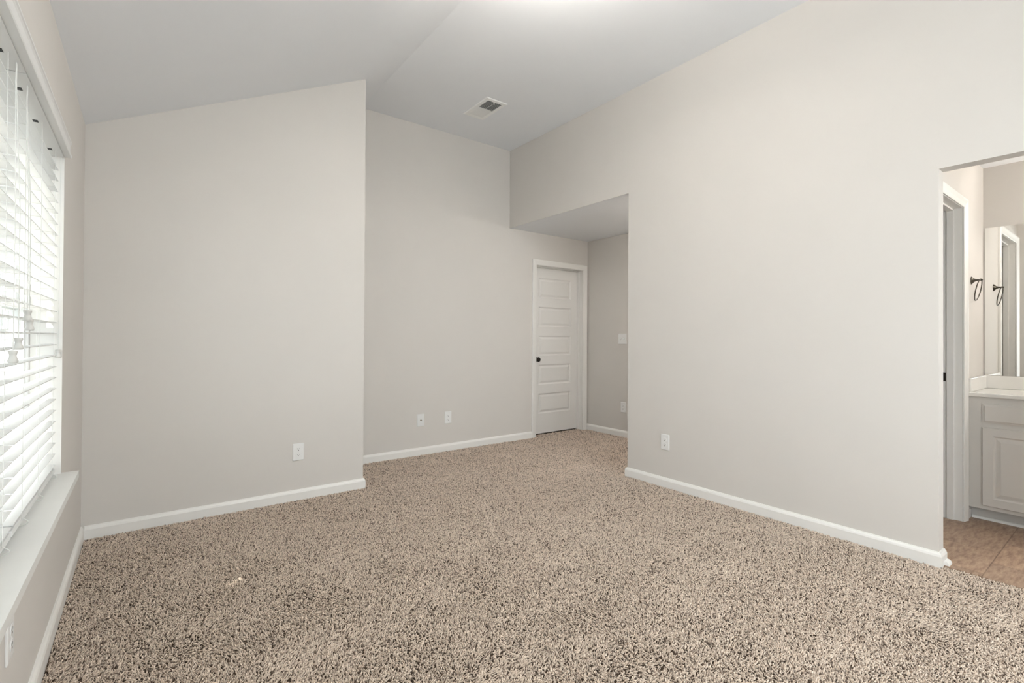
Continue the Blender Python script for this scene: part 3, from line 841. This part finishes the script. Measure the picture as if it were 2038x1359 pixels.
# ------------------------------------------------------------------ carpet pile
def carpet():
    rng = np.random.default_rng(11)
    # yarn ends thin out with the distance from which the room is seen
    def scatter(x0, x1, y0, y1, dens):
        n = int((x1 - x0) * (y1 - y0) * dens)
        g = rng.random((n, 2)); return np.stack([x0 + g[:, 0] * (x1 - x0), y0 + g[:, 1] * (y1 - y0)], 1)
    P = np.concatenate([scatter(-0.272, 3.345, -0.6, 3.738, 36000), scatter(X2 + 0.018, 3.345, 3.738, Y2 - 0.018, 36000),
                        scatter(3.345, XN - 0.018, YO + 0.018, Y2 - 0.018, 36000), scatter(XRB + 0.018, XN - 0.018, YH + 0.018, YO + 0.018, 12000), scatter(JX0, JX1, Y2 - 0.018, Y2 + 0.09, 24000)])
    d = np.hypot(P[:, 0], P[:, 1])
    keep = rng.random(len(P)) < np.clip(1.0 - (d - 2.6) * 0.16, 0.55, 1.0)
    P = P[keep]; d = d[keep]
    inside = (P[:, 0] > XR - 0.017) & (P[:, 0] < XRB + 0.017) & (P[:, 1] > YB - 0.016) & (P[:, 1] < YO + 0.017) 
    inside |= (P[:, 0] > XR - 0.017) & (P[:, 1] < -0.25)
    P = P[~inside]; d = d[~inside]
    n = len(P)
    # direction the pile lies in drifts over the room (footprints and vacuum marks)
    def field(P, seed, freqs):
        r = np.random.default_rng(seed); s = np.zeros(len(P))
        for fq in freqs:
            for _ in range(4):
                a = r.random() * 6.283; ph = r.random() * 6.283
                s += np.sin(fq * (P[:, 0] * math.cos(a) + P[:, 1] * math.sin(a)) + ph)
        return s / (4 * len(freqs)) ** 0.5
    f1 = field(P, 1, (5, 11, 19)); f2 = field(P, 2, (7, 15, 23))
    ang = rng.random(n) * 6.283
    bx, by = 0.5 * f1, 0.5 * f2
    lean = 0.25 + 0.65 * rng.random(n)
    dx = np.cos(ang) * lean + bx; dy = np.sin(ang) * lean + by
    dz = 0.55 + 0.5 * rng.random(n)
    L = 0.0100 + 0.0065 * rng.random(n)
    nn = np.sqrt(dx * dx + dy * dy + dz * dz)
    D = np.stack([dx, dy, dz], 1) / nn[:, None] * L[:, None]
    rad = (0.00165 + 0.0009 * rng.random(n)) * np.clip(1 + (d - 2.6) * 0.10, 1, 1.3)
    # cross-section basis
    u = np.cross(D, np.array([0.0, 0.0, 1.0]) + 1e-6); u /= np.linalg.norm(u, axis=1)[:, None] + 1e-9
    w = np.cross(D, u); w /= np.linalg.norm(w, axis=1)[:, None] + 1e-9
    B = np.stack([P[:, 0], P[:, 1], np.full(n, -0.011)], 1)
    bend = np.stack([rng.normal(0, 0.003, n), rng.normal(0, 0.003, n), np.full(n, -0.0025)], 1)
    V = np.zeros((n, 7, 3), np.float32)
    for k in range(3):
        a = 2.0944 * k
        o = u * math.cos(a) + w * math.sin(a)
        V[:, k] = B + o * rad[:, None] * 0.9
        V[:, 3 + k] = B + D * 0.80 + o * rad[:, None] * 1.1 + bend * 0.5
    V[:, 6] = B + D * 1.06 + bend
    tone = np.clip(rng.normal(0.70, 0.24, n), 0.12, 1.0)
    dark = rng.random(n) < 0.12
    tone[dark] = rng.random(dark.sum()) * 0.16
    quads = np.array([(k, (k + 1) % 3, 3 + (k + 1) % 3, 3 + k) for k in range(3)])
    tris = np.array([(3 + k, 3 + (k + 1) % 3, 6) for k in range(3)])
    off = (np.arange(n) * 7)[:, None, None]
    Q = (quads[None] + off).reshape(-1, 4); T = (tris[None] + off).reshape(-1, 3)
    me = bpy.data.meshes.new('carpet_pile')
    me.vertices.add(n * 7); me.vertices.foreach_set('co', V.reshape(-1))
    nl = Q.size + T.size
    me.loops.add(nl); me.loops.foreach_set('vertex_index', np.concatenate([Q.reshape(-1), T.reshape(-1)]).astype(np.int32))
    npoly = len(Q) + len(T)
    me.polygons.add(npoly)
    ls = np.concatenate([np.arange(len(Q)) * 4, Q.size + np.arange(len(T)) * 3]).astype(np.int32)
    me.polygons.foreach_set('loop_start', ls)
    me.polygons.foreach_set('use_smooth', np.ones(npoly, bool))
    at = me.attributes.new('tone', 'FLOAT', 'POINT')
    # heathered yarn: the plies of each end differ in colour along its length
    tv = np.repeat(tone, 7) + rng.normal(0, 0.13, n * 7)
    dk = rng.random(n * 7) < 0.10
    tv[dk] = rng.random(dk.sum()) * 0.2
    at.data.foreach_set('value', np.clip(tv, 0, 1).astype(np.float32))
    me.update(calc_edges=False)
    me.materials.append(M['yarn'])
    o = bpy.data.objects.new('carpet_pile', me); COL.objects.link(o)
    tag(o, 'flecked brown and beige frieze carpet covering the bedroom floor', 'carpet', kind='stuff')
    return o


carpet()

# ------------------------------------------------------------------ outdoors, seen between the slats
tag(MB().box(-30, 30, -12, 45, -0.75, -0.60).build('ground', M['paving']), 'sunlit concrete paving outside the window', 'ground', kind='structure')
t = thing('house', 'pale neighbouring house seen between the slats', 'house', (-4.5, 15.0, -0.6))
mb = MB()
mb.box(-11, 1.6, 13.0, 19.0, -0.6, 4.6)
mb.build('wall', M['siding'], t)
mb = MB()
for k in range(26):
    z = -0.5 + 0.2 * k
    mb.add([(-11, 12.97, z), (1.6, 12.97, z), (1.6, 12.995, z + 0.2), (-11, 12.995, z + 0.2), (-11, 12.998, z), (1.6, 12.998, z)], [(0, 1, 2, 3), (0, 1, 5, 4)])
mb.build('siding', M['siding'], t)
mb = MB(); mb.prism([(12.5, 4.6), (16, 7.0), (19.5, 4.6)], 'x', -11.4, 2.0); mb.build('roof', M['roofing'], t)
for (x, z) in ((-7.4, 1.9), (-4.9, 1.9), (-2.30, 2.05), (-1.70, 2.05), (-2.30, 1.35), (-1.70, 1.35), (-4.9, 0.6)):
    f = MB().box(x - 0.24, x + 0.24, 12.90, 12.968, z - 0.06, z + 0.50).build('window', M['vinyl'], t)
    p = MB().box(x - 0.18, x + 0.18, 12.885, 12.899, z, z + 0.44).build('pane', M['darkglass'], f)
t = thing('garden_fence', 'white picket rail fence outside the window', 'fence', (-3.2, 7.5, -0.6))
mb = MB()
for k in range(40):
    x = -6.4 + 0.16 * k
    mb.box(x - 0.03, x + 0.03, 7.49, 7.51, -0.5, 0.75)
mb.build('pickets', M['fence'], t)
for z in (-0.3, 0.55):
    MB().box(-6.5, 0.0, 7.511, 7.55, z, z + 0.09).build('rail', M['fence'], t)
for x in (-6.4, -4.3, -2.2, -0.1):
    MB().box(x - 0.05, x + 0.05, 7.551, 7.65, -0.6, 0.9).build('post', M['fence'], t)
